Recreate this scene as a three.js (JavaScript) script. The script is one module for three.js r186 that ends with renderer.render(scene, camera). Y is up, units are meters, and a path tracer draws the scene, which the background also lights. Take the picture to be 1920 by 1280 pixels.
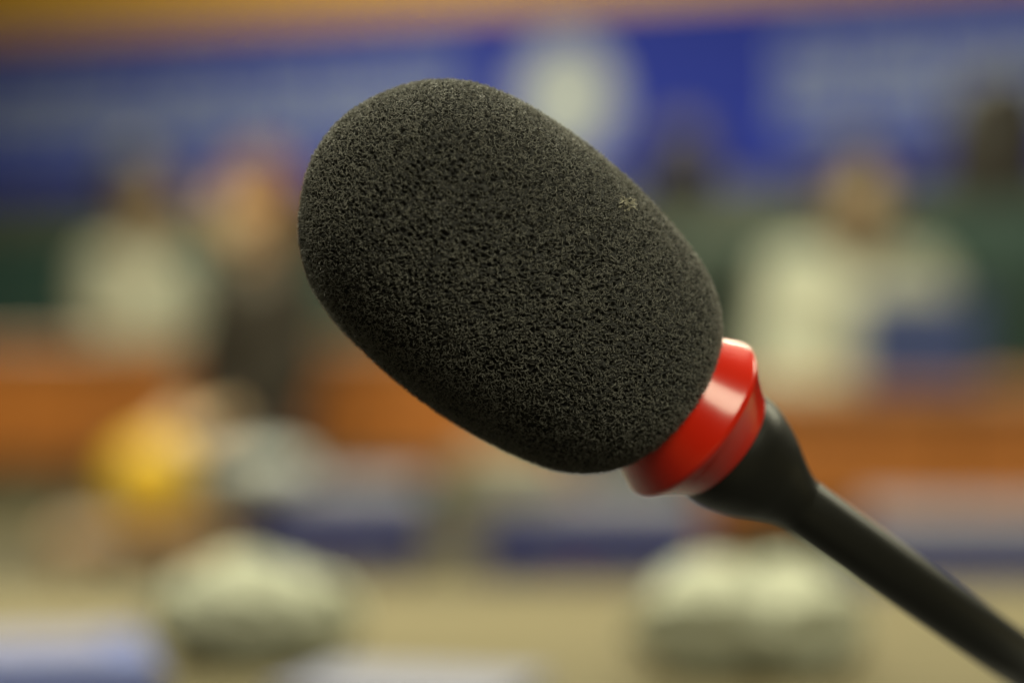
import * as THREE from 'three';
import { RoundedBoxGeometry } from 'three/addons/geometries/RoundedBoxGeometry.js';
import { RectAreaLightUniformsLib } from 'three/addons/lights/RectAreaLightUniformsLib.js';
import { mergeGeometries } from 'three/addons/utils/BufferGeometryUtils.js';

// ---------------------------------------------------------------- camera, light, exposure
const scene = new THREE.Scene();
const renderer = new THREE.WebGLRenderer({ antialias: true });
renderer.setSize(1024, 682);
renderer.toneMapping = THREE.LinearToneMapping;
renderer.toneMappingExposure = 0.95;
renderer.shadowMap.enabled = true;
RectAreaLightUniformsLib.init();

const EYE = 0.88;                                    // lens height, just above the desk
const FPX = 5062;                                    // focal length in photograph pixels (1920 wide)
const camera = new THREE.PerspectiveCamera(2 * Math.atan(640 / FPX) * 180 / Math.PI, 1024 / 682, 0.02, 60);
camera.position.set(0, EYE, 0);
camera.rotation.x = -Math.atan(110 / FPX);
camera.focus = 0.2875;
camera.userData.fStop = 10;

scene.background = new THREE.Color(0.012, 0.011, 0.009);

const LAMPS = [                                      // x, y, z, width, depth, radiance
  [-0.1, 2.3, -1.6, 1.3, 1.0, 17],
  [1.95, 2.3, -1.9, 1.3, 1.0, 11],
  [-1.95, 2.3, -1.8, 1.3, 1.0, 17],
  [0.95, 2.5, 1.6, 1.4, 1.7, 9.5],
  [-0.9, 2.7, -5.0, 1.2, 0.6, 32],
  [0.9, 2.7, -4.6, 1.2, 0.6, 19],
  [-1.6, 2.75, -9.3, 1.2, 0.6, 60],
  [0.8, 2.7, -7.9, 1.2, 0.6, 34],
];
const LAMP_COLOR = new THREE.Color(0.98, 0.94, 0.67);

// ---------------------------------------------------------------- helpers
let seed = 7;
const rnd = () => { seed = (seed + 0x6D2B79F5) | 0; let t = Math.imul(seed ^ (seed >>> 15), 1 | seed); t = (t + Math.imul(t ^ (t >>> 7), 61 | t)) ^ t; return ((t ^ (t >>> 14)) >>> 0) / 4294967296; };
const V = (x, y, z) => new THREE.Vector3(x, y, z);
const clamp = (x, a, b) => Math.min(b, Math.max(a, x));
const hash3 = (i, j, k, n) => { let h = Math.imul(i, 374761393) ^ Math.imul(j, 668265263) ^ Math.imul(k, 2147483647 - 1274126177) ^ Math.imul(n, 1103515245); h = Math.imul(h ^ (h >>> 13), 1274126177); h = Math.imul(h ^ (h >>> 15), 2246822519); return ((h ^ (h >>> 16)) >>> 0) / 4294967296; };
function noise3(x, y, z, n = 0) {
  const i = Math.floor(x), j = Math.floor(y), k = Math.floor(z), s = (t) => t * t * (3 - 2 * t), a = s(x - i), b = s(y - j), c = s(z - k), m = (p, q, t) => p + (q - p) * t;
  const h = (di, dj, dk) => hash3(i + di, j + dj, k + dk, n);
  return m(m(m(h(0, 0, 0), h(1, 0, 0), a), m(h(0, 1, 0), h(1, 1, 0), a), b), m(m(h(0, 0, 1), h(1, 0, 1), a), m(h(0, 1, 1), h(1, 1, 1), a), b), c) * 2 - 1;
}
function worley(x, y, z) {                           // distances to the two nearest cell centres
  const i = Math.floor(x), j = Math.floor(y), k = Math.floor(z);
  let f1 = 9, f2 = 9;
  for (let a = -1; a < 2; a++) for (let b = -1; b < 2; b++) for (let c = -1; c < 2; c++) {
    const p = i + a, q = j + b, r = k + c;
    const dx = p + 0.12 + 0.76 * hash3(p, q, r, 1) - x, dy = q + 0.12 + 0.76 * hash3(p, q, r, 2) - y, dz = r + 0.12 + 0.76 * hash3(p, q, r, 3) - z;
    const d = dx * dx + dy * dy + dz * dz;
    if (d < f1) { f2 = f1; f1 = d; } else if (d < f2) f2 = d;
  }
  return [Math.sqrt(f1), Math.sqrt(f2)];
}
const mat = (rgb, roughness = 0.7, more = {}) => { const m = new THREE.MeshPhysicalMaterial({ roughness, ...more }); m.color.setRGB(...rgb); return m; };
const used = {};
const numbered = (name) => { const n = used[name] = (used[name] ?? -1) + 1; return n ? `${name}_${String(n).padStart(3, '0')}` : name; };
function obj(name, geo, material, parent) { const m = new THREE.Mesh(Array.isArray(geo) ? mergeGeometries(geo.map((g) => { const h = g.index ? g.toNonIndexed() : g; return h; })) : geo, material); m.name = name; m.castShadow = m.receiveShadow = true; parent.add(m); return m; }
function tag(o, label, category, group) { Object.assign(o.userData, { label, category }); if (group) o.userData.group = group; return o; }
function thing(name, label, category, [x, y, z] = [0, 0, 0], turn = 0, group) { const o = new THREE.Group(); o.name = numbered(name); o.position.set(x, y, z); o.rotation.y = turn; scene.add(o); return tag(o, label, category, group); }
function structure(name, geo, material, [x, y, z] = [0, 0, 0], turn = 0) { const m = obj(numbered(name), geo, material, scene); m.position.set(x, y, z); m.rotation.y = turn; m.userData.kind = 'structure'; return m; }
const box = (w, h, d, x = 0, y = 0, z = 0, r = 0.004) => new RoundedBoxGeometry(w, h, d, 2, Math.min(r, w / 2.1, h / 2.1, d / 2.1)).translate(x, y, z);
const lathe = (pts, n = 96) => new THREE.LatheGeometry(pts.map(([r, y]) => new THREE.Vector2(r, y)), n);
// a point from the photograph's pixel and its distance, used once to find where things stand
const xAt = (px, D) => (px - 960) / FPX * D;
const yAt = (py, D) => EYE - (py - 530) / FPX * D;

function dataTexture(w, h, fn, srgb = true) {
  const d = new Uint8Array(w * h * 4);
  for (let y = 0; y < h; y++) for (let x = 0; x < w; x++) { const c = fn(x / w, y / h), o = (y * w + x) * 4; d[o] = clamp(c[0], 0, 1) * 255; d[o + 1] = clamp(c[1], 0, 1) * 255; d[o + 2] = clamp(c[2], 0, 1) * 255; d[o + 3] = 255; }
  const t = new THREE.DataTexture(d, w, h); t.magFilter = THREE.LinearFilter; t.minFilter = THREE.LinearMipmapLinearFilter; t.generateMipmaps = true; t.wrapS = t.wrapT = THREE.RepeatWrapping; if (srgb) t.colorSpace = THREE.SRGBColorSpace; t.needsUpdate = true; return t;
}
function woodTexture(a, b, n) {
  return dataTexture(512, 512, (u, v) => {
    const g = 0.5 + 0.5 * Math.sin(24 * v * 6.283 / 6.283 + 3 * noise3(u * 3, v * 14, n) + 2 * noise3(u * 9, v * 60, n + 1)), f = 0.25 * noise3(u * 20, v * 220, n + 2);
    const t = clamp(g * 0.75 + f + 0.12, 0, 1); return [0, 1, 2].map((k) => a[k] + (b[k] - a[k]) * t);
  });
}

// ---------------------------------------------------------------- the hall behind: floor, wall, lamps
const floorTex = dataTexture(512, 512, (u, v) => { const n = 0.05 * noise3(u * 12, v * 12, 1) + 0.05 * noise3(u * 90, v * 90, 2); return [0.34 + n, 0.31 + n, 0.225 + n]; });
floorTex.repeat.set(8, 8);
const floor = structure('floor', new THREE.PlaneGeometry(16, 18).rotateX(-Math.PI / 2), mat([1, 1, 1], 0.5, { map: floorTex }), [0, 0, -5]);

const WALL_TURN = -31 * Math.PI / 180;
const wall = structure('wall', box(7.2, 2.85, 0.1, 0, 1.425, -0.05, 0.002), mat([0.8, 0.44, 0.06], 0.6), [0, 0, -11], WALL_TURN);
const dadoMat = mat([0.033, 0.075, 0.065], 0.6);
for (let k = 0; k < 8; k++) obj('dado_panel', box(0.885, 1.08, 0.02, -3.15 + 0.9 * k, 0.56, 0.012), dadoMat, wall);
obj('dado_rail', box(7.2, 0.162, 0.03, 0, 1.186, 0.018), mat([0.1, 0.105, 0.08], 0.6), wall);

{ // blue banner with two blocks of pale lines and a pale round emblem
  const banner = thing('banner', 'long blue banner with pale lines of print and a round white emblem on the wall', 'banner', [0, 0, -11], WALL_TURN);
  const W = 6.6, H = 0.725, y0 = 1.272;
  const cv = document.createElement('canvas'); cv.width = 2048; cv.height = 205;
  const c = cv.getContext('2d'), sx = 2048 / W, sy = 205 / H;
  c.fillStyle = 'rgb(14,40,158)'; c.fillRect(0, 0, 2048, 205);
  c.fillStyle = 'rgb(158,170,186)';
  const rows = (w0, w1, ys, hh) => { for (const y of ys) { let w = w0; while (w < w1 - 0.05) { const L = Math.min(0.1 + 0.24 * rnd(), w1 - w); for (let q = w; q < w + L - 0.02; q += 0.05) c.fillRect((q + W / 2) * sx, (y0 + H - y) * sy, 0.036 * sx, hh * (0.75 + 0.25 * rnd()) * sy); w += L + 0.035; } } };
  rows(-3.2, -0.22, [1.80, 1.68, 1.56], 0.095);
  rows(1.22, 3.2, [1.80, 1.68, 1.56], 0.095);
  const t = new THREE.CanvasTexture(cv); t.colorSpace = THREE.SRGBColorSpace;
  const cloth = mat([0.005, 0.022, 0.33], 0.75);
  const printed = mat([1, 1, 1], 0.75, { map: t });
  obj('cloth', box(W, H, 0.012, 0, y0 + H / 2, 0.008), cloth, banner);
  obj('print', new THREE.PlaneGeometry(W - 0.01, H - 0.01).translate(0, y0 + H / 2, 0.0185), printed, banner);
  const em = obj('emblem', new THREE.CylinderGeometry(0.235, 0.235, 0.006, 64).rotateX(Math.PI / 2).translate(0.27, 1.62, 0.025), mat([0.45, 0.49, 0.53], 0.6), banner);
  obj('emblem_ring', new THREE.TorusGeometry(0.2, 0.006, 8, 64).translate(0.27, 1.62, 0.029), mat([0.3, 0.34, 0.5], 0.6), em);
}

const lampHousing = mat([0.7, 0.7, 0.68], 0.5);
LAMPS.forEach(([x, y, z, w, d, power], k) => {
  const t = thing('ceiling_lamp', 'white rectangular lamp panel hanging above the hall', 'lamp', [x, y, z], 0, 'lamp panels above the hall');
  obj('housing', box(w + 0.06, 0.06, d + 0.06, 0, 0.045, 0), lampHousing, t);
  const glow = new THREE.MeshStandardMaterial({ color: 0x111111, emissive: LAMP_COLOR.clone(), emissiveIntensity: 1.0 });
  obj('diffuser', box(w, 0.012, d, 0, 0.008, 0, 0.003), glow, t);
  const l = new THREE.RectAreaLight(LAMP_COLOR, power, w, d); l.position.set(0, -0.006, 0); l.rotation.x = -Math.PI / 2; l.name = 'lamp_light'; t.add(l);
});

// ---------------------------------------------------------------- surfaces from distance fields (people, bundles)
function surfaceNet(f, lo, hi, cell) {
  const n = [0, 1, 2].map((k) => Math.ceil((hi[k] - lo[k]) / cell) + 1), [nx, ny, nz] = n, at = (i, j, k) => (k * ny + j) * nx + i;
  const val = new Float32Array(nx * ny * nz);
  for (let k = 0; k < nz; k++) for (let j = 0; j < ny; j++) for (let i = 0; i < nx; i++) val[at(i, j, k)] = f(lo[0] + i * cell, lo[1] + j * cell, lo[2] + k * cell);
  const id = new Int32Array(nx * ny * nz).fill(-1), pos = [], idx = [];
  for (let k = 0; k < nz - 1; k++) for (let j = 0; j < ny - 1; j++) for (let i = 0; i < nx - 1; i++) {
    let sx = 0, sy = 0, sz = 0, c = 0;
    const edge = (a, b, c0, d, e, g) => { const p = val[at(i + a, j + b, k + c0)], q = val[at(i + d, j + e, k + g)]; if ((p < 0) === (q < 0)) return; const t = p / (p - q); sx += a + (d - a) * t; sy += b + (e - b) * t; sz += c0 + (g - c0) * t; c++; };
    for (let a = 0; a < 2; a++) for (let b = 0; b < 2; b++) { edge(0, a, b, 1, a, b); edge(a, 0, b, a, 1, b); edge(a, b, 0, a, b, 1); }
    if (c) { id[at(i, j, k)] = pos.length / 3; pos.push(lo[0] + (i + sx / c) * cell, lo[1] + (j + sy / c) * cell, lo[2] + (k + sz / c) * cell); }
  }
  const quad = (a, b, c, d, flip) => { if (a < 0 || b < 0 || c < 0 || d < 0) return; flip ? idx.push(a, c, b, a, d, c) : idx.push(a, b, c, a, c, d); };
  for (let k = 1; k < nz - 1; k++) for (let j = 1; j < ny - 1; j++) for (let i = 1; i < nx - 1; i++) {
    const v = val[at(i, j, k)] < 0;
    if (v !== (val[at(i + 1, j, k)] < 0)) quad(id[at(i, j - 1, k - 1)], id[at(i, j, k - 1)], id[at(i, j, k)], id[at(i, j - 1, k)], !v);
    if (v !== (val[at(i, j + 1, k)] < 0)) quad(id[at(i - 1, j, k - 1)], id[at(i - 1, j, k)], id[at(i, j, k)], id[at(i, j, k - 1)], !v);
    if (v !== (val[at(i, j, k + 1)] < 0)) quad(id[at(i - 1, j - 1, k)], id[at(i, j - 1, k)], id[at(i, j, k)], id[at(i - 1, j, k)], !v);
  }
  const g = new THREE.BufferGeometry(); g.setAttribute('position', new THREE.Float32BufferAttribute(pos, 3)); g.setIndex(idx); g.computeVertexNormals(); return g;
}
const smin = (a, b, k) => { const h = clamp(0.5 + 0.5 * (b - a) / k, 0, 1); return b + (a - b) * h - k * h * (1 - h); };
const capsule = (x, y, z, a, b, ra, rb) => { const bx = b[0] - a[0], by = b[1] - a[1], bz = b[2] - a[2], px = x - a[0], py = y - a[1], pz = z - a[2], t = clamp((px * bx + py * by + pz * bz) / (bx * bx + by * by + bz * bz), 0, 1); return Math.hypot(px - bx * t, py - by * t, pz - bz * t) - (ra + (rb - ra) * t); };
const ellipsoid = (x, y, z, c, r) => { const a = (x - c[0]) / r[0], b = (y - c[1]) / r[1], d = (z - c[2]) / r[2], k = Math.hypot(a, b, d); return (k - 1) * Math.min(r[0], r[1], r[2]) * (k < 1 ? 1 : 1); };
const union = (k, ...ds) => ds.reduce((p, q) => smin(p, q, k));

// a seated person: seat at height 0.45 over the group's floor point, facing +z, with the lap and hands in front
function seatedPerson(name, label, { pos, turn, skin, hair, top, collar, trousers, scale = 1, width = 1, headTurn = 0, armsOnTable = false, hairStyle = 'short', lift = 0, drop = 0, volume = 1 }) {
  const t = thing(name, label, 'person', pos, turn); t.scale.setScalar(scale);
  const S = 0.45 + lift, sh = 0.165 * width, hw = 0.15 * width;      // seat, half shoulders, half hips
  const neck = [0, S + 0.57, 0.0], head = [0, S + 0.715 - drop, 0.025 + 0.6 * drop];
  const tableY = S + 0.24;
  const el = (s) => armsOnTable ? [s * (sh + 0.05), S + 0.255, 0.12] : [s * (sh + 0.035), S + 0.25, 0.02];
  const wr = (s) => armsOnTable ? [s * 0.10, tableY + 0.025, 0.31] : [s * 0.075, S + 0.165, 0.21];
  const spread = 0.10;
  // skin: head with face, neck, hands with five fingers each
  const ca = Math.cos(headTurn), sa = Math.sin(headTurn);
  const headField = (x, y, z) => {
    const X = (x - head[0]) * ca - (z - head[2]) * sa, Y = y - head[1], Z = (x - head[0]) * sa + (z - head[2]) * ca;
    let d = ellipsoid(X, Y, Z, [0, 0.025, -0.012], [0.074, 0.092, 0.092]);
    d = union(0.03, d, ellipsoid(X, Y, Z, [0, -0.055, 0.03], [0.055, 0.062, 0.06]));
    d = union(0.012, d, capsule(X, Y, Z, [0, 0.012, 0.082], [0, -0.025, 0.1], 0.009, 0.014));
    for (const s of [-1, 1]) {
      d = union(0.008, d, ellipsoid(X, Y, Z, [s * 0.077, -0.012, -0.005], [0.012, 0.031, 0.02]));
      d = -union(0.012, -d, ellipsoid(X, Y, Z, [s * 0.03, 0.008, 0.096], [0.018, 0.012, 0.014]));
      d = union(0.006, d, ellipsoid(X, Y, Z, [s * 0.03, 0.006, 0.072], [0.013, 0.011, 0.013]));
    }
    d = union(0.008, d, ellipsoid(X, Y, Z, [0, -0.052, 0.088], [0.024, 0.007, 0.01]), ellipsoid(X, Y, Z, [0, -0.066, 0.086], [0.02, 0.007, 0.01]));
    return union(0.03, d, capsule(x, y, z, [0, S + 0.5, -0.01], [0, S + 0.64, 0.005], 0.058, 0.05));
  };
  const bodyG = [surfaceNet(headField, [-0.12, S + 0.46, -0.14], [0.12, S + 0.85, 0.16], 0.006)];
  for (const s of [-1, 1]) {
    const w = wr(s), dir = V(-s * 0.25, armsOnTable ? -0.05 : -0.25, 1).normalize(), side = V(s, 0, s * s * 0.25).normalize();
    const p = (a, b, c) => [w[0] + dir.x * a + side.x * b, w[1] + dir.y * a + c, w[2] + dir.z * a + side.z * b];
    const handField = (x, y, z) => {
      let d = capsule(x, y, z, p(-0.05, 0, 0), p(0.01, 0, 0), 0.027, 0.024);
      d = union(0.02, d, capsule(x, y, z, p(0.03, -0.018, 0), p(0.075, -0.022, 0), 0.016, 0.014), capsule(x, y, z, p(0.03, 0.012, 0), p(0.078, 0.016, 0), 0.016, 0.013));
      [[-0.03, 0.06], [-0.01, 0.075], [0.011, 0.07], [0.031, 0.052]].forEach(([b, L]) => { d = union(0.006, d, capsule(x, y, z, p(0.075, b, 0), p(0.075 + L * 0.55, b, -0.004), 0.0085, 0.008), capsule(x, y, z, p(0.075 + L * 0.55, b, -0.004), p(0.075 + L, b, -0.022), 0.008, 0.007)); });
      return union(0.01, d, capsule(x, y, z, p(0.02, -0.03, 0), p(0.06, -0.058, -0.006), 0.012, 0.0095), capsule(x, y, z, p(0.06, -0.058, -0.006), p(0.085, -0.06, -0.014), 0.0095, 0.008));
    };
    const c = p(0.05, 0, 0); bodyG.push(surfaceNet(handField, [c[0] - 0.12, c[1] - 0.07, c[2] - 0.14], [c[0] + 0.12, c[1] + 0.07, c[2] + 0.14], 0.005));
  }
  obj('body', bodyG, skin, t);
  // clothing
  const topField = (x, y, z) => {
    const fold = 0.004 * Math.sin(38 * y + 9 * x + 3 * Math.sin(11 * z)) ;
    let d = ellipsoid(x, y, z, [0, S + 0.36, -0.01], [0.185 * width, 0.2, 0.125]);
    d = union(0.06, d, ellipsoid(x, y, z, [0, S + 0.14, -0.015], [0.17 * width, 0.17, 0.13]));
    d = union(0.05, d, capsule(x, y, z, [-sh, S + 0.485, -0.01], [sh, S + 0.485, -0.01], 0.062, 0.062));
    for (const s of [-1, 1]) d = union(0.025, d, union(0.02, capsule(x, y, z, [s * sh, S + 0.48, -0.01], el(s), 0.06, 0.046), capsule(x, y, z, el(s), wr(s), 0.046, 0.034)));
    d = -union(0.01, -d, capsule(x, y, z, [0, S + 0.53, 0.01], [0, S + 0.7, 0.02], 0.056, 0.075));
    return Math.max(d + fold, S + 0.015 - y);
  };
  obj('top', surfaceNet(topField, [-0.4, S - 0.02, -0.22], [0.4, S + 0.62, 0.4], 0.014), top, t);
  if (collar) obj('collar', surfaceNet((x, y, z) => { const d = capsule(x, y, z, [0, S + 0.5, 0], [0, S + 0.555, 0.006], 0.085, 0.068); return Math.max(d, y - (S + 0.575), S + 0.44 - y, -capsule(x, y, z, [0, S + 0.5, 0], [0, S + 0.64, 0.01], 0.062, 0.058)); }, [-0.11, S + 0.42, -0.11], [0.11, S + 0.62, 0.12], 0.008), collar, t);
  const legField = (x, y, z) => {
    let d = ellipsoid(x, y, z, [0, S + 0.06, -0.01], [0.17 * width, 0.1, 0.135]);
    for (const s of [-1, 1]) d = union(0.03, d, union(0.03, capsule(x, y, z, [s * 0.09, S + 0.07, 0.02], [s * spread, S + 0.04, 0.42], 0.082, 0.06), capsule(x, y, z, [s * spread, S + 0.04, 0.42], [s * spread, 0.1, 0.38], 0.06, 0.042)));
    return Math.max(d, 0.07 - y);
  };
  obj('trousers', surfaceNet(legField, [-0.28, 0.04, -0.2], [0.28, S + 0.2, 0.56], 0.016), trousers, t);
  for (const s of [-1, 1]) obj('shoe', surfaceNet((x, y, z) => Math.max(union(0.03, ellipsoid(x, y, z, [s * spread, 0.045, 0.39], [0.045, 0.05, 0.06]), ellipsoid(x, y, z, [s * spread, 0.03, 0.5], [0.047, 0.038, 0.1])), 0.002 - y), [s * spread - 0.07, -0.02, 0.3], [s * spread + 0.07, 0.12, 0.63], 0.01), mat([0.02, 0.018, 0.016], 0.4), t);
  const hairField = (x, y, z) => {
    const X = (x - head[0]) * ca - (z - head[2]) * sa, Y = y - head[1], Z = (x - head[0]) * sa + (z - head[2]) * ca;
    let d = ellipsoid(X, Y, Z, [0, 0.038 * volume, -0.022 * volume], [0.086 * volume, 0.096 * volume, 0.098 * volume]);
    if (hairStyle === 'long') d = union(0.03, d, ellipsoid(X, Y, Z, [0, -0.055, -0.055 * volume], [0.088 * volume, 0.13, 0.06 * volume]));
    d += 0.003 * Math.sin(120 * X + 40 * Math.sin(22 * Y)) * (Y > -0.2 ? 1 : 0);
    const face = ellipsoid(X, Y, Z, [0, -0.035, 0.085], [hairStyle === 'long' ? 0.062 : 0.09, 0.088, 0.085]);
    d = -union(0.01, -d, face);
    return hairStyle === 'long' ? d : Math.max(d, -Y - 0.045 - 0.4 * (0.02 - Z) * (Z < 0.02 ? 1 : 0));
  };
  obj('hair', surfaceNet(hairField, [-0.16, S + 0.46, -0.2], [0.16, S + 0.9, 0.17], 0.008), hair, t);
  return t;
}
function stool(label, pos, turn, [w, d, h], frame, group) {    // simple stool for a person to sit on
  const t = thing('stool', label, 'stool', pos, turn, group);
  obj('seat', box(w, 0.035, d, 0, h - 0.0175, 0, 0.012), frame, t);
  for (const sx of [-1, 1]) for (const sz of [-1, 1]) obj('leg', new THREE.CylinderGeometry(0.016, 0.013, h - 0.035, 12).translate(sx * (w / 2 - 0.035), (h - 0.035) / 2, sz * (d / 2 - 0.035)), frame, t);
  return t;
}

const skinFair = mat([0.8, 0.56, 0.34], 0.55), skinTan = mat([0.32, 0.23, 0.14], 0.55);
const hairDark = mat([0.018, 0.014, 0.01], 0.6), hairAuburn = mat([0.2, 0.075, 0.015], 0.55);
const paleShirt = mat([0.42, 0.43, 0.34], 0.8), darkCoat = mat([0.022, 0.016, 0.009], 0.8), greyCollar = mat([0.16, 0.14, 0.11], 0.8), greenTop = mat([0.02, 0.045, 0.037], 0.85), oliveTop = mat([0.12, 0.125, 0.09], 0.8), darkTrousers = mat([0.02, 0.02, 0.022], 0.8), navyTrousers = mat([0.02, 0.025, 0.05], 0.8);
const stoolWood = mat([0.2, 0.11, 0.04], 0.55);
const P = [
  ['seated person with auburn hair in a dark brown coat, in profile', { scale: 0.92, D: 6.45, px: 482, turn: -0.5, skin: skinFair, hair: hairAuburn, top: darkCoat, collar: greyCollar, trousers: darkTrousers, width: 0.74, headTurn: -0.9, hairStyle: 'long' }],
  ['seated person with long dark hair in a pale shirt behind a blue box', { D: 5.75, px: 1605, turn: 0.05, skin: skinTan, hair: hairDark, top: paleShirt, trousers: darkTrousers, width: 0.92, headTurn: 0.05, armsOnTable: true, hairStyle: 'long', scale: 0.95, drop: 0.05 }],
  ['seated person with short dark hair in a pale shirt behind the long orange desk', { scale: 0.97, D: 7.6, px: 258, turn: 0.9, skin: skinTan, hair: hairDark, top: paleShirt, trousers: navyTrousers, width: 0.85, headTurn: 0.3 }],
  ['seated person with dark hair in a dark olive top seen from behind', { scale: 1.06, D: 8.2, px: 1280, turn: 2.7, skin: skinTan, hair: hairDark, top: mat([0.045, 0.065, 0.05], 0.85), trousers: darkTrousers, width: 0.95, hairStyle: 'long' }],
  ['seated person with thick dark hair in a dark green top facing away', { D: 6.0, px: 1868, volume: 1.3, scale: 1.06, drop: 0.06, turn: 2.8, skin: skinTan, hair: hairDark, top: greenTop, collar: oliveTop, trousers: darkTrousers, width: 1.1, hairStyle: 'long' }],
];
for (const [label, { D, px, ...o }] of P) {
  seatedPerson('person', label, { pos: [xAt(px, D), 0, -D], ...o });
  stool('plain wooden stool under the ' + label.replace('seated ', '').replace(/with .*? in /, 'in ').split(', in profile')[0], [xAt(px, D), 0, -D - 0.02], o.turn, [0.34, 0.32, (o.scale ?? 1) * 0.45 - 0.005], stoolWood, 'stools under the seated people');
}

// ---------------------------------------------------------------- desks in the hall
const orangeWood = mat([1, 1, 1], 0.5, { map: woodTexture([0.62, 0.36, 0.12], [0.78, 0.47, 0.17], 5) });
const paleTop = mat([0.3, 0.13, 0.045], 0.5);
function desk(label, pos, turn, w, d, h, front) {
  const t = thing('desk', label, 'desk', pos, turn, 'desks across the hall');
  obj('desktop', box(w, 0.03, d, 0, h - 0.015, 0, 0.006), paleTop, t);
  const n = Math.round(w / 0.6), pw = w / n;
  for (let k = 0; k < n; k++) obj('front_panel', box(pw - 0.008, front, 0.018, -w / 2 + pw * (k + 0.5), h - 0.032 - front / 2, d / 2 - 0.03), orangeWood, t);
  for (const s of [-1, 1]) obj('side_panel', box(0.025, h - 0.034, d - 0.08, s * (w / 2 - 0.02), (h - 0.034) / 2, -0.015), orangeWood, t);
  return t;
}
desk('long desk with orange wood front behind the person in the brown coat', [-0.75, 0, -7.15], -0.1, 1.9, 0.5, 0.72, 0.27);
desk('desk with orange wood front carrying a blue box', [0.87, 0, -5.32], -0.14, 0.95, 0.5, 0.68, 0.2);

{ // blue box standing on the right desk
  const t = thing('box', 'blue storage box standing on the desk by the pale sleeve', 'box', [0.785, 0.681, -5.2], -0.14);
  obj('shell', box(0.23, 0.15, 0.1, 0, 0.076, 0, 0.006), mat([0.03, 0.05, 0.17], 0.5), t);
  obj('lid', box(0.238, 0.022, 0.108, 0, 0.163, 0, 0.005), mat([0.05, 0.07, 0.2], 0.5), t);
}

// blue padded benches with grey lilac cushions
const blueCloth = mat([0.008, 0.017, 0.15], 0.8), lilacCloth = mat([0.19, 0.185, 0.23], 0.8), benchLeg = mat([0.25, 0.18, 0.1], 0.5);
function bench(label, px0, px1, D, turn) {
  const w = (px1 - px0) / FPX * D, t = thing('padded_bench', label, 'bench', [xAt((px0 + px1) / 2, D), 0, -D - 0.16], turn, 'blue padded benches');
  obj('seat', box(w, 0.09, 0.34, 0, 0.4, 0, 0.018), blueCloth, t);
  obj('cushion', box(w - 0.01, 0.05, 0.32, 0, 0.471, -0.005, 0.02), lilacCloth, t);
  for (const sx of [-1, 1]) for (const sz of [-1, 1]) obj('leg', new THREE.CylinderGeometry(0.018, 0.014, 0.36, 12).translate(sx * (w / 2 - 0.05), 0.18, sz * 0.12), benchLeg, t);
}
bench('blue padded bench with a lilac cushion and a pale bundle on it', 470, 800, 5.0, 0.04);
bench('blue padded bench with a lilac cushion carrying a stack of cream paper', 905, 1335, 4.8, -0.06);
bench('blue padded bench with a lilac cushion beside the microphone neck', 1640, 2080, 4.4, -0.06);

tag(obj('cloth_bundle', surfaceNet((x, y, z) => ellipsoid(x, y, z, [0, 0.03, 0], [0.1, 0.034, 0.08]) + 0.006 * Math.sin(60 * x + 25 * y) * Math.sin(50 * z + 20 * x), [-0.13, -0.02, -0.11], [0.13, 0.15, 0.11], 0.008), mat([0.44, 0.46, 0.45], 0.85), scene), 'pale grey crumpled cloth bundle lying on a lilac cushion', 'bundle').position.set(xAt(495, 5.1), 0.4975, -5.06);
{
  const t = thing('paper_stack', 'cream stack of paper lying on a lilac bench cushion', 'paper', [xAt(955, 4.9), 0.4965, -4.93], 0.1);
  for (let k = 0; k < 4; k++) { const s = obj('sheet_bundle', box(0.15, 0.018, 0.21, 0, 0.009 + 0.0185 * k, 0, 0.002), mat([0.36, 0.34, 0.26], 0.85), t); s.rotation.y = (rnd() - 0.5) * 0.3; }
}
{ // yellow ball on a low wooden stool
  const D = 5.0, x = xAt(278, D);
  stool('low brown wooden stool with a yellow ball on it', [x - 0.02, 0, -D], 0.1, [0.32, 0.3, 0.425], mat([0.26, 0.13, 0.035], 0.55), 'low stool');
  const b = thing('ball', 'bright yellow ball resting on a low wooden stool', 'ball', [x, 0.426, -D]);
  obj('shell', new THREE.SphereGeometry(0.083, 48, 32).translate(0, 0.083, 0), mat([0.66, 0.41, 0.008], 0.5), b);
  obj('seam', new THREE.TorusGeometry(0.0832, 0.0012, 6, 64).rotateX(1.2).translate(0, 0.083, 0), mat([0.5, 0.3, 0.01], 0.5), b);
}

// ---------------------------------------------------------------- the near desk the microphone stands on
const nearWood = mat([1, 1, 1], 0.8, { specularIntensity: 0.5, map: woodTexture([0.31, 0.28, 0.18], [0.39, 0.35, 0.235], 9) });
{
  const t = thing('table', 'beige wooden table under the microphone with napkins and a blue folder', 'table', [0, 0, -0.72]);
  obj('tabletop', box(1.8, 0.03, 0.91, 0, 0.735, 0.01, 0.006), nearWood, t);
  for (const sx of [-1, 1]) for (const sz of [-1, 1]) obj('leg', box(0.05, 0.718, 0.05, sx * 0.84, 0.36, sz * 0.42), nearWood, t);
}
const napkinMat = mat([0.4, 0.41, 0.32], 0.9);
{
  const m = thing('desk_mat', 'black leather desk mat on the table under the microphone base', 'desk mat', [0.02, 0.7505, -0.45]);
  obj('pad', box(0.8, 0.003, 0.56, 0, 0.0015, 0, 0.001), mat([0.012, 0.012, 0.011], 0.6), m);
  obj('edge_strip', box(0.8, 0.001, 0.012, 0, 0.0036, 0.265, 0.0004), mat([0.02, 0.018, 0.016], 0.5), m);
}
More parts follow.
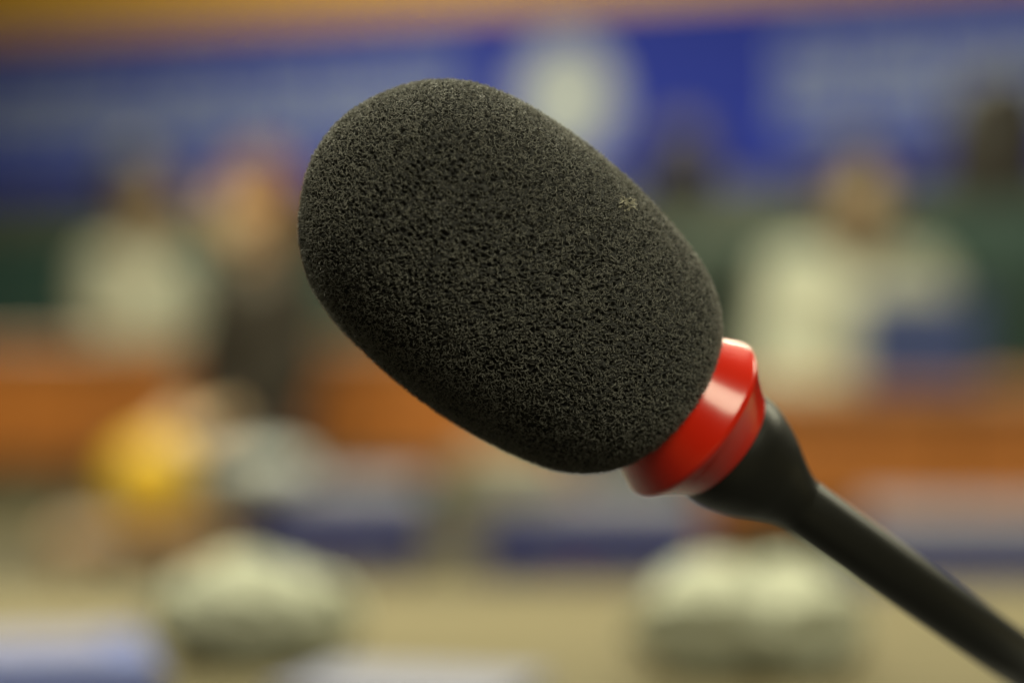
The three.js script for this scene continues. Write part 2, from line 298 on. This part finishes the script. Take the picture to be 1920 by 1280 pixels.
function napkin(label, px, D, r, h, n) {             // crumpled paper, creased by ridged noise
  const f = (x, y, z) => { const k = 1 / 0.017, a = Math.abs(noise3(x * k, y * k, z * k, n)), b = Math.abs(noise3(x * k * 2.3, y * k * 2.3, z * k * 2.3, n + 1)); return ellipsoid(x, y, z, [0, h * 0.42, 0], [r, h * 0.6, r * 0.8]) + 0.007 * a + 0.003 * b - 0.002; };
  const m = obj(numbered('crumpled_napkin'), surfaceNet((x, y, z) => Math.max(f(x, y, z), 0.0003 - y), [-r * 1.4, -0.003, -r * 1.2], [r * 1.4, h * 1.3, r * 1.2], 0.0016), napkinMat, scene);
  tag(m, label, 'napkin', 'crumpled napkins on the table').position.set(xAt(px, D), 0.7505, -D);
}
napkin('pale crumpled paper napkin on the table beside the blue folder', 480, 0.925, 0.035, 0.036, 21);
napkin('pale crumpled paper napkin on the table behind the microphone neck', 1400, 0.9, 0.04, 0.037, 31);
{
  const t = thing('folder', 'blue ring folder lying on the table', 'folder', [xAt(55, 0.86), 0.7505, -0.815], 0.2);
  obj('cover', box(0.09, 0.018, 0.1, 0, 0.009, 0, 0.003), mat([0.02, 0.04, 0.2], 0.7), t);
  obj('label_card', box(0.06, 0.001, 0.05, 0, 0.0188, -0.01, 0.0003), mat([0.14, 0.14, 0.24], 0.8), t);
}
{
  const t = thing('notepad', 'lilac notepad lying on the beige table', 'notepad', [xAt(770, 0.84), 0.7505, -0.83], -0.3);
  obj('pages', box(0.07, 0.005, 0.06, 0, 0.0026, 0, 0.001), mat([0.4, 0.4, 0.5], 0.8), t);
  obj('cover', box(0.072, 0.001, 0.062, 0, 0.0058, 0, 0.0003), mat([0.16, 0.165, 0.25], 0.8), t);
}

// ---------------------------------------------------------------- the microphone
{
  const D0 = 0.30, mm = D0 / FPX, TILT = 18 * Math.PI / 180, cT = Math.cos(TILT), sT = Math.sin(TILT);
  const U = [0.788, -0.616];                                         // towards the neck, seen across the view
  const tip = V(-U[0] * cT, -U[1] * cT, sT);
  const mic = thing('gooseneck_microphone', 'black foam covered gooseneck microphone with a glossy red ring', 'microphone', [xAt(962, D0), yAt(524, D0), -D0]);
  const head = new THREE.Quaternion().setFromUnitVectors(V(0, 1, 0), tip);
  const put = (m) => { m.quaternion.copy(head); return m; };
  const ax = (ds) => -ds / cT * mm;                                  // local y for a distance along the picture axis

  // foam windscreen: an open cell surface, pits between struts
  const prof = [[-430, 0], [-427, 36], [-415, 84], [-393, 130], [-361, 180], [-330, 212], [-285, 243], [-213, 268], [-130, 280], [-40, 285], [50, 282], [140, 270], [215, 254], [272, 236], [318, 210], [351, 180], [372, 147], [384, 112], [390, 80], [392, 40], [392, 0]].map(([s, r]) => V(r * mm * (1 + s * mm * sT / D0), -s / 0.962 * mm, 0));
  const curve = new THREE.CatmullRomCurve3(prof, false, 'centripetal');
  const NV = 620, NU = 940, pos = new Float32Array((NV + 1) * NU * 3), idx = [];
  const pts = curve.getSpacedPoints(NV);
  const nrm = pts.map((p, i) => { const a = pts[Math.max(0, i - 1)], b = pts[Math.min(NV, i + 1)], d = b.clone().sub(a).normalize(); return V(-d.y, d.x, 0); });
  const C = 1 / 0.00068;
  const deep = (x, y, z) => {
    const wx = 0.35 * noise3(x * C * 0.8, y * C * 0.8, z * C * 0.8, 5), wy = 0.35 * noise3(x * C * 0.8, y * C * 0.8, z * C * 0.8, 6);
    const [f1, f2] = worley(x * C + wx, y * C + wy, z * C);
    const e = clamp((f2 - f1) / 0.45, 0, 1), pit = e * e * (3 - 2 * e);
    const fine = noise3(x * C * 3.1, y * C * 3.1, z * C * 3.1, 8);
    const lump = noise3(x * 160, y * 160, z * 160, 4) * 0.00012;
    return lump - 0.0006 * pit + 0.00006 * fine;
  };
  for (let i = 0; i <= NV; i++) for (let k = 0; k < NU; k++) {
    const a = k / NU * Math.PI * 2, c = Math.cos(a), s = Math.sin(a), p = pts[i], n = nrm[i], o = (i * NU + k) * 3;
    const x = p.x * c, z = p.x * s, d = deep(x, p.y, z);
    pos[o] = x + n.x * c * d; pos[o + 1] = p.y + n.y * d; pos[o + 2] = z + n.x * s * d;
    if (i < NV) { const q = i * NU + k, r = i * NU + (k + 1) % NU; idx.push(q, r, q + NU, r, r + NU, q + NU); }
  }
  const fg = new THREE.BufferGeometry(); fg.setAttribute('position', new THREE.BufferAttribute(pos, 3)); fg.setIndex(idx); fg.computeVertexNormals();
  const foamMat = mat([0.029, 0.029, 0.0275], 0.75, { sheen: 1.0, sheenRoughness: 0.45 }); foamMat.sheenColor.setRGB(0.8, 0.78, 0.64);
  const foam = put(obj('foam_windscreen', fg, foamMat, mic));

  // stray struts of the open cell foam standing on its surface
  const N = 70000, strut = new THREE.InstancedMesh(new THREE.CylinderGeometry(0.000024, 0.00004, 1, 5, 1), mat([0.2, 0.195, 0.17], 0.4), N);
  const M = new THREE.Matrix4(), Q = new THREE.Quaternion();
  for (let q = 0; q < N; q++) {
    let i; do { i = Math.floor(rnd() * NV * 0.94); } while (rnd() > pts[i].x / 0.0172);
    const a = rnd() * Math.PI * 2, c = Math.cos(a), s = Math.sin(a), p = pts[i], n = V(nrm[i].x * c, nrm[i].y, nrm[i].x * s);
    const dir = V(rnd() - 0.5, rnd() - 0.5, rnd() - 0.5).normalize().addScaledVector(n, 0.35).normalize(), L = 0.00025 + 0.0003 * rnd();
    M.compose(V(p.x * c, p.y, p.x * s).addScaledVector(n, -0.00004).addScaledVector(dir, L * 0.2), Q.setFromUnitVectors(V(0, 1, 0), dir), V(1, L, 1));
    strut.setMatrixAt(q, M);
  }
  strut.name = 'foam_strut'; strut.userData.kind = 'stuff'; strut.castShadow = strut.receiveShadow = true; foam.add(strut);

  // red ring
  const rp = [[352, 100], [349, 128], [354, 139], [375, 148], [400, 159.3], [426, 171], [434, 173.5], [441, 172], [448, 167], [462, 155], [490, 134], [512, 120], [517, 114], [518, 104]].map(([s, r]) => V(r * mm * 1.03, ax(s), 0));
  const ring = put(obj('collar_ring', lathe(new THREE.CatmullRomCurve3(rp, false, 'centripetal').getPoints(90).map((p) => [p.x, p.y]).reverse(), 160), mat([0.74, 0.02, 0.005], 0.26, { clearcoat: 0.6, clearcoatRoughness: 0.15 }), mic));

  // black socket and neck
  const black = mat([0.012, 0.012, 0.01], 0.42);
  const sp = [[500, 60], [505, 112], [520, 117], [548, 117], [580, 109], [618, 95], [655, 76], [690, 60], [704, 56], [712, 54], [716, 50], [716, 20]].map(([s, r]) => V(r * mm * 1.045, ax(s), 0));
  put(obj('neck_socket', lathe(new THREE.CatmullRomCurve3(sp, false, 'centripetal').getPoints(80).map((p) => [p.x, p.y]).reverse(), 128), black, mic));
  const neckPts = []; let p = tip.clone().multiplyScalar(ax(690)), tilt = TILT;
  for (let k = 0; k < 60; k++) {
    neckPts.push(p.clone());
    const st = 0.003; tilt = Math.min(TILT + k * 0.045, 1.02);
    const down = k > 30 ? (k - 30) * 0.03 : 0;
    const d = V(0.812 * Math.cos(tilt), -0.584 * Math.cos(tilt) - down, -Math.sin(tilt)).normalize();
    p = p.clone().addScaledVector(d, st);
    if (p.y + mic.position.y < 0.768) break;
  }
  const end = neckPts[neckPts.length - 1];
  const neckCurve = new THREE.CatmullRomCurve3(neckPts);
  obj('gooseneck', new THREE.TubeGeometry(neckCurve, 160, 54 * mm * 1.045, 48), black, mic);
  const bx = end.x, bz = end.z, by = 0.7540 - mic.position.y;
  obj('base', lathe([[0, 0], [0.042, 0], [0.045, 0.003], [0.045, 0.012], [0.042, 0.016], [0.012, 0.02], [0.008, 0.03], [0, 0.03]], 96).translate(bx, by, bz), black, mic);
  console.log('neck end', end.toArray(), mic.position.toArray(), 'lens', camera.getFocalLength());

  // a tuft of pale lint caught in the foam
  const lintMat = mat([0.38, 0.36, 0.28], 0.7), onFoam = (px, py) => { const i = 0; return V(xAt(px, D0), yAt(py, D0), -D0).sub(mic.position); };
  const lint = [];
  for (let q = 0; q < 34; q++) {
    const g = onFoam(1128 + (rnd() + rnd() - 1) * 26, 356 + (rnd() + rnd() - 1) * 14);
    const axis = tip.clone(), along = g.dot(axis), rad = g.clone().addScaledVector(axis, -along);
    const toCam = V(0, 0, 1).addScaledVector(axis, -axis.z).normalize(), R = 0.0168, sLen = Math.min(rad.length(), R);
    const lift = Math.sqrt(Math.max(R * R - sLen * sLen, 0));
    const c = g.clone().addScaledVector(toCam, lift);
    const a = V(rnd() - 0.5, rnd() - 0.5, rnd() - 0.2).multiplyScalar(0.0007), b = V(rnd() - 0.5, rnd() - 0.5, rnd() - 0.2).multiplyScalar(0.0007);
    lint.push(new THREE.TubeGeometry(new THREE.QuadraticBezierCurve3(c.clone().add(a), c.clone().add(V(0, 0, 0.0003)), c.clone().add(b)), 5, 0.00004 + 0.00004 * rnd(), 5));
  }
  obj('lint', lint, lintMat, mic);
}

renderer.render(scene, camera);
